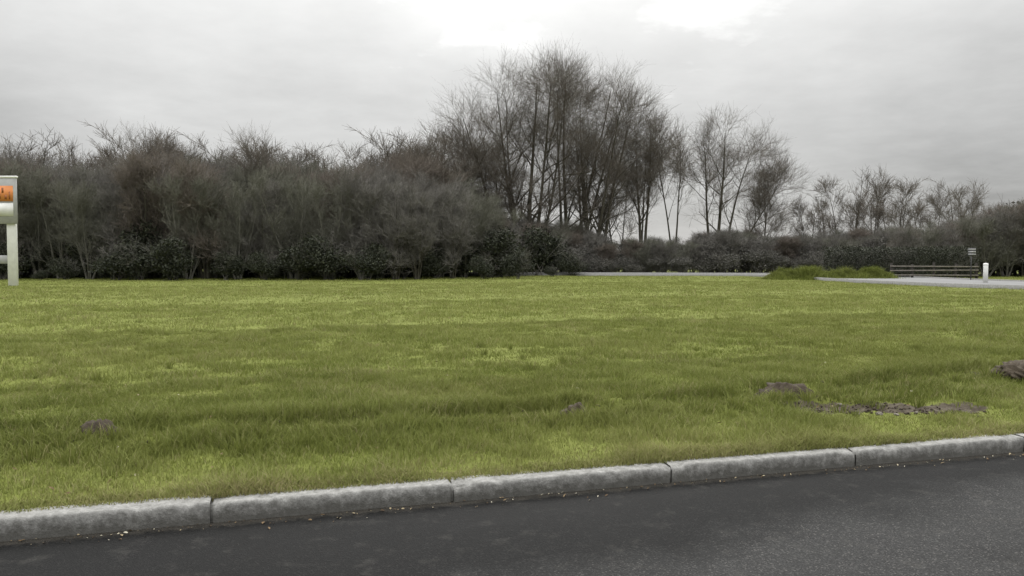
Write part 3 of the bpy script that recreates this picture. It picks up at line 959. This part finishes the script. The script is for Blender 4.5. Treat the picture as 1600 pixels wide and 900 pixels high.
for row, (D, dx, off) in enumerate(((77, 30, 0), (80, 28, 13), (85, 28, 5))):
    x = 800 + off
    while x < 1420:
        o = dup(protos[rr.randrange(4)], (0, 0, 0))
        put(o, x + rr.uniform(-8, 8), D + rr.uniform(-1, 1), top_mid(x) + rr.uniform(-4, 14), LM, 'thicket', GM, rr.uniform(0, 6.28), rr.uniform(1.2, 1.7))
        x += dx
GN = 'dark thicket rising at the right edge'
LN = 'dark leafless thicket rising toward the right edge behind the white bollard'
for row, (D, dx, off) in enumerate(((64, 34, 0), (68, 32, 13), (73, 32, 5))):
    x = 1405 + off
    while x < 1740:
        o = dup(protos[rr.randrange(4)], (0, 0, 0))
        put(o, x + rr.uniform(-8, 8), D + rr.uniform(-1, 1), top_mid(x) + rr.uniform(-2, 12), LN, 'thicket', GN, rr.uniform(0, 6.28), rr.uniform(1.1, 1.5))
        x += dx


# leafy shrubs: leaf-sized faces in lumps on a few stems
def shrub(name, seed, w_, d_, h_, nleaf, size, mat, lumps=9, lo=0.0, box=False):
    r = np.random.default_rng(seed)
    root = empty(name)
    C = []; Rr = []
    for k in range(lumps):
        a = r.random() * 2 * PI; q = r.random() ** .5
        hh = r.uniform(.25, .75)
        C.append((math.cos(a) * q * w_ * .36, math.sin(a) * q * d_ * .36, h_ * hh)); Rr.append((w_ * r.uniform(.18, .30), d_ * r.uniform(.18, .30), h_ * r.uniform(.18, .27)))
    C = np.array(C); Rr = np.array(Rr)
    if box:
        P = (r.random((nleaf, 3)) - np.array([.5, .5, 0])) * np.array([w_, d_, h_])
        P[:, 2] *= 0.93 + 0.14 * vnoise(P[:, 0] * 1.3 + seed, P[:, 1] * 1.3, seed)
        P += r.normal(0, .03, P.shape)
    else:
        k = r.integers(0, lumps, nleaf); d = unit(r.normal(0, 1, (nleaf, 3)))
        P = C[k] + d * Rr[k] * (r.random((nleaf, 1)) ** .35) * (1 + 0.25 * r.normal(0, 1, (nleaf, 1)) * .6)
    P[:, 2] = np.where(P[:, 2] < .03, .03 + r.random(nleaf) * .3 * h_, P[:, 2])
    n_ = unit(r.normal(0, 1, (nleaf, 3))); u = unit(np.cross(n_, r.normal(0, 1, (nleaf, 3)))); v = np.cross(n_, u)
    s = size * r.uniform(.6, 1.3, (nleaf, 1))
    V = np.stack([P - u * s, P + v * s * .5, P + u * s, P - v * s * .5], 1).reshape(-1, 3)
    me = mesh_np('foliage', V, [np.arange(nleaf * 4).reshape(-1, 4)], [mat])
    tone = np.clip(r.normal(.5, .22, nleaf) + 0.25 * (vnoise(P[:, 0] * 1.5, P[:, 2] * 1.5 + P[:, 1], seed) - .5), 0, 1)
    me.attributes.new('tone', 'FLOAT', 'POINT').data.foreach_set('value', np.repeat(tone, 4).astype(np.float32))
    link('foliage', me, root)
    ns = 7 if not box else 12
    P0 = np.stack([r.normal(0, w_ * (.06 if not box else .28), ns), r.normal(0, d_ * .06, ns), np.full(ns, -.1)], -1)
    D0 = unit(np.stack([r.normal(0, .35, ns), r.normal(0, .35, ns), np.ones(ns)], -1))
    tp = grow(r, P0, D0, np.full(ns, h_ * .85), np.full(ns, max(.012, h_ * .012)), 7, .1, .1)
    tw = spawn(r, tp[0], tp[1], 8, .2, 1, 40, 12, lambda t, m: h_ * .4 * r.uniform(.5, 1.1, m), .6, 4, .2, .12, .006)
    tw2 = spawn(r, tw[0], tw[1], 6, .2, 1, 40, 12, lambda t, m: h_ * .22 * r.uniform(.5, 1.1, m), .7, 3, .2, .12, .006)
    link('stems', tube_mesh('stems', [(tp[0], tp[1], 5), (tw[0], tw[1], 3), (tw2[0], tw2[1], 3)], M['twig_thick']), root)
    root['h'] = h_
    return root


eg = [shrub('evergreen_shrub', 50 + k, 4.2, 3.2, 3.0, 5200, .085, M['evergreen'], 10) for k in range(3)]
GE = 'dark evergreen shrubs at the foot of the thicket'
LE = 'near black evergreen shrub at the foot of the left thicket, by the grass edge'
fe = [True] * 3
for row, (D, dx) in enumerate(((54, 58), (58.5, 62), (64, 62))):
    x = -120 + row * 20
    while x < 905:
        k = rr.randrange(3)
        if fe[k]: o = eg[k]; fe[k] = False
        else: o = dup(eg[k], (0, 0, 0))
        base_top = 372 if row == 0 else 345
        yt = base_top + rr.uniform(-12, 28) + max(0, (x - 780)) * .22
        if row == 0 and rr.random() < .16:
            yt += 22
        put(o, x + rr.uniform(-14, 14), D + rr.uniform(-.8, .8) + (3 if x > 600 else 0) + (6 if x > 820 else 0), yt, LE, 'shrub', GE, rr.uniform(0, 6.28), rr.uniform(.9, 1.15))
        x += dx
br = [shrub('bramble_bush', 60 + k, 4.5, 3.4, 3.2, 5200, .075, M['bramble'], 12) for k in range(3)]
GBm = 'brown bramble bushes behind the far road'
LB = 'grey brown bramble bush behind the far road, under the bare trees'
fb = [True] * 3
for row, (D, dx) in enumerate(((75.5, 36), (78, 40), (82, 44))):
    x = 850 + row * 20
    while x < 1730:
        k = rr.randrange(3)
        if fb[k]: o = br[k]; fb[k] = False
        else: o = dup(br[k], (0, 0, 0))
        yt = top_mid(x) + (34, 24, 12)[row] + rr.uniform(-6, 10)
        put(o, x + rr.uniform(-10, 10), D + rr.uniform(-.8, .8) - (8 if x > 1440 else 0), yt, LB, 'bush', GBm, rr.uniform(0, 6.28), rr.uniform(1.0, 1.3))
        x += dx
GBl = 'brown bushes deep in the left thicket'
LBl = 'grey brown bush filling the inside of the left thicket'
for row, (D, dx, ya) in enumerate(((63, 60, 330), (70, 56, 296), (77, 50, 276))):
    x = -130 + row * 18
    while x < 830:
        o = dup(br[rr.randrange(3)], (0, 0, 0))
        put(o, x + rr.uniform(-10, 10), D + rr.uniform(-.8, .8), ya + rr.uniform(-8, 20) + max(0, x - 660) * .45, LBl, 'bush', GBl, rr.uniform(0, 6.28), rr.uniform(.75, .95))
        x += dx

# clipped black hedge at the right, olive bushes, fence, bollard, little sign
D = 58.5
hx0, hx1 = px(1288, D), px(1524, D)
hedge = shrub('dark_hedge', 70, hx1 - hx0, 1.6, zt(386, D) - GZ, 26000, .06, M['evergreen'], 4, box=True)
hedge.location = ((hx0 + hx1) / 2, D, GZ)
tag(hedge, 'long near black clipped hedge behind the wooden fence at the right', 'hedge')
def bank():
    xs = np.linspace(px(1190, 55), px(1402, 55), 60); vs = np.linspace(-1.6, 2.4, 24)
    XX, VV = np.meshgrid(xs, vs)
    f = np.clip((XX - xs[0]) / 1.6, 0, 1) * np.clip((xs[-1] - XX) / 1.4, 0, 1); f = f * f * (3 - 2 * f)
    hz = lambda X, Vv: (0.46 + 0.5 * (fbm(X * .9, Vv * .6 + 4, 61) - .4)) * np.exp(-(Vv / 1.0) ** 2)
    H_ = hz(XX, VV) * f
    ny, nx = XX.shape; idx = np.arange(ny * nx).reshape(ny, nx)
    Qk = np.stack([idx[:-1, :-1], idx[:-1, 1:], idx[1:, 1:], idx[1:, :-1]], -1).reshape(-1, 4)
    me = mesh_np('grass_bank', np.stack([XX, 55 + VV, GZ - .06 + H_], -1).reshape(-1, 3), [Qk], [M['ground']], True)
    tag(link('grass_bank', me), kind='structure')
    r = np.random.default_rng(62); n = 26000
    X = r.uniform(xs[0], xs[-1], n); Vv = r.normal(-.1, .75, n)
    f = np.clip((X - xs[0]) / 1.6, 0, 1) * np.clip((xs[-1] - X) / 1.4, 0, 1); f = f * f * (3 - 2 * f)
    zb = GZ - .06 + hz(X, Vv) * f
    cl = fbm(X * 1.7, Vv * 1.7, 63)
    h = r.uniform(.15, .48, n) * (0.3 + 1.5 * np.clip((cl - .3) * 2, 0, 1)) * (.4 + .6 * f)
    a = r.random(n) * 6.28; wd = .012
    lx, ly = r.normal(0, .45, n) * h, r.normal(0, .45, n) * h
    Y = 55 + Vv; wx, wy = np.cos(a) * wd, np.sin(a) * wd
    v = [np.stack([X - wx, Y - wy, zb - .02], -1), np.stack([X + wx, Y + wy, zb - .02], -1),
         np.stack([X + wx * .8 + lx * .4, Y + wy * .8 + ly * .4, zb + h * .65], -1), np.stack([X - wx * .8 + lx * .4, Y - wy * .8 + ly * .4, zb + h * .65], -1),
         np.stack([X + lx, Y + ly, zb + h], -1)]
    V = np.stack(v, 1).reshape(-1, 3); i0 = np.arange(n) * 5
    me = mesh_np('rough_grass', V, [np.stack([i0, i0 + 1, i0 + 2, i0 + 3], -1), np.stack([i0 + 3, i0 + 2, i0 + 4], -1)], [M['blade']])
    tone = np.clip(r.normal(.12, .14, n) + .5 * (cl - .5), 0, .8)
    me.attributes.new('tone', 'FLOAT', 'POINT').data.foreach_set('value', np.repeat(tone, 5).astype(np.float32))
    tag(link('rough_grass', me), 'long olive rough grass on the low bank in front of the black hedge', 'grass', kind='stuff')
bank()

D = 56.0
f0 = empty('wooden_fence', (px(1392, D), D, GZ))
tag(f0, 'low weathered wooden post and rail fence in front of the black hedge', 'fence')
fl_ = px(1526, D) - px(1392, D)
for k in range(5):
    b = MB(); b.box(-.07, .07, -.06, .06, -.3, (1.18, 1.10, 1.21, 1.13, 1.16)[k], .012)
    o = b.build('post', M['wood_dark'], f0); o.location = (fl_ * k / 4, 0, 0); o.rotation_euler = (0, (.03, -.02, .0, .045, -.03)[k], 0)
for zr, tl in ((.30, .004), (.62, -.005), (.94, .006)):
    b = MB(); b.box(-.1, fl_ + .1, -.105, -.065, zr - .045, zr + .045, .008)
    o = b.build('rail', M['wood'], f0); o.rotation_euler = (0, tl, 0)

D = 44.0
bo = empty('bollard', (px(1540, D), D, GZ))
tag(bo, 'white roadside bollard standing alone beside the far road at the right', 'bollard')
hb = zt(411, D) - GZ
b = MB(); b.lathe([(.0, -.1), (.125, -.1), (.125, hb - .10), (.118, hb - .09), (0, hb - .09)], 18)
b.build('body', M['white_paint'], bo, False)
b = MB(); b.lathe([(.131, hb - .13), (.135, hb - .12), (.135, hb - .05), (.11, hb - .015), (.05, hb), (0, hb)], 18)
b.build('cap', M['white_paint'], bo, False)

D = 50.0
sg = empty('small_sign', (px(1517, D), D, GZ))
tag(sg, 'small grey striped sign plate on a dark post at the black hedge end', 'sign')
b = MB(); b.lathe([(0, -.2), (.035, -.2), (.035, zt(387, D) - GZ), (0, zt(387, D) - GZ)], 10); b.build('post', M['dark_paint'], sg)
zc = zt(393.5, D) - GZ
b = MB(); b.box(-.27, .27, -.075, -.045, -.25, .25, .01); pl = b.build('plate', M['dark_paint'], sg); pl.location = (0, 0, zc)
b = MB()
for k in (-1, 0, 1): b.box(-.25, .25, -.082, -.073, k * .16 - .04, k * .16 + .04)
b.build('stripes', M['grey_paint'], pl)

# ------------------------------------------------------------------ far road
cl_pts = np.array([(px(2600, 36), 30.0), (px(2000, 37), 35), (px(1640, 40), 40.0), (px(1500, 45), 45.0), (px(1400, 51), 51), (px(1300, 62), 62), (px(1200, 68), 68), (px(1080, 70), 69.5), (px(900, 72), 71), (px(700, 73), 72), (px(300, 74), 73.5), (-90, 75)])
cc = []
for a, b_, in zip(cl_pts[:-1], cl_pts[1:]):
    for f in np.linspace(0, 1, 8, endpoint=False): cc.append(a * (1 - f) + b_ * f)
cc = np.array(cc)
for _ in range(12): cc[1:-1] = (cc[:-2] + cc[1:-1] * 2 + cc[2:]) / 4
tg = unit(np.gradient(cc, axis=0)); nm = np.stack([-tg[:, 1], tg[:, 0]], -1)
hw = np.interp(cc[:, 0], [20, 27, 34], [2.9, 4.6, 6.0])
offs = np.array([-1, -.5, 0, .5, 1])
P = cc[:, None, :] + nm[:, None, :] * offs[None, :, None] * hw[:, None, None]
zz = np.full(P.shape[:2], GZ + .11)
idx = np.arange(P.shape[0] * 5).reshape(-1, 5)
Q = np.stack([idx[:-1, :-1], idx[1:, :-1], idx[1:, 1:], idx[:-1, 1:]], -1).reshape(-1, 4)
me = mesh_np('far_road', np.concatenate([P, zz[..., None]], -1).reshape(-1, 3), [Q], [M['asphalt_pale']])
tag(link('far_road', me), kind='structure')
b = MB()
for s_ in (-1, 1):
    e0 = cc + nm * (hw * s_)[:, None]; e1 = cc + nm * ((hw + .2) * s_)[:, None]
    n_ = len(cc)
    V = np.concatenate([np.c_[e0, np.full(n_, GZ + .02)], np.c_[e0, np.full(n_, GZ + .19)], np.c_[e1, np.full(n_, GZ + .19)], np.c_[e1, np.full(n_, GZ - .1)]])
    i = np.arange(n_ - 1)
    b.add(V, np.concatenate([np.stack([k * n_ + i, k * n_ + i + 1, (k + 1) * n_ + i + 1, (k + 1) * n_ + i], -1) for k in range(3)]))
kb = b.build('far_kerb', M['concrete']); tag(kb, kind='structure')

# ------------------------------------------------------------------ roadside board at the left edge
D = 42.5
bx = px(29, D)
sg = empty('roadside_board', (bx, D, GZ))
tag(sg, 'white board with an orange panel on two white posts, cut by the left edge', 'sign')
z0, z1 = zt(350, D) - GZ, zt(279, D) - GZ
b = MB(); b.box(-3.2, 0, -.06, .06, z0, z1, .015); bd = b.build('board', M['grey_paint'], sg)
b = MB(); b.box(-3.05, -.16, -.078, -.057, zt(338, D) - GZ, zt(318, D) - GZ); b.build('lower_panel', M['white_paint'], bd)
b = MB(); b.box(-3.05, -.16, -.078, -.057, zt(315, D) - GZ, zt(291, D) - GZ); op = b.build('orange_panel', M['orange_paint'], bd)
b = MB()
for k, (x, w2, ya, yb) in enumerate(((-.34, .07, 312, 300), (-.55, .12, 312, 305), (-.72, .10, 302, 294), (-.92, .16, 311, 303), (-1.2, .12, 306, 294), (-1.5, .2, 312, 304), (-1.9, .15, 303, 294), (-2.3, .2, 311, 300), (-2.7, .15, 306, 295))):
    b.box(x - w2 / 2, x + w2 / 2, -.086, -.076, zt(ya, D) - GZ, zt(yb, D) - GZ)
b.build('dark_marks', M['rust_paint'], op)
b = MB(); b.box(-3.25, .05, -.09, .09, z1 + .003, z1 + .12, .02); b.build('top_rail', M['white_paint'], sg)
for x in (-.42, -2.78):
    b = MB(); b.box(x - .23, x + .23, .063, .30, -.2, z1 - .05, .02); b.build('post', M['white_paint'], sg)
b = MB(); b.box(-2.545, -.655, .10, .20, zt(412, D) - GZ, zt(399, D) - GZ, .01); b.build('cross_rail', M['grey_paint'], sg)

# tidy helper properties
for o in bpy.data.objects:
    if 'h' in o.keys(): del o['h']
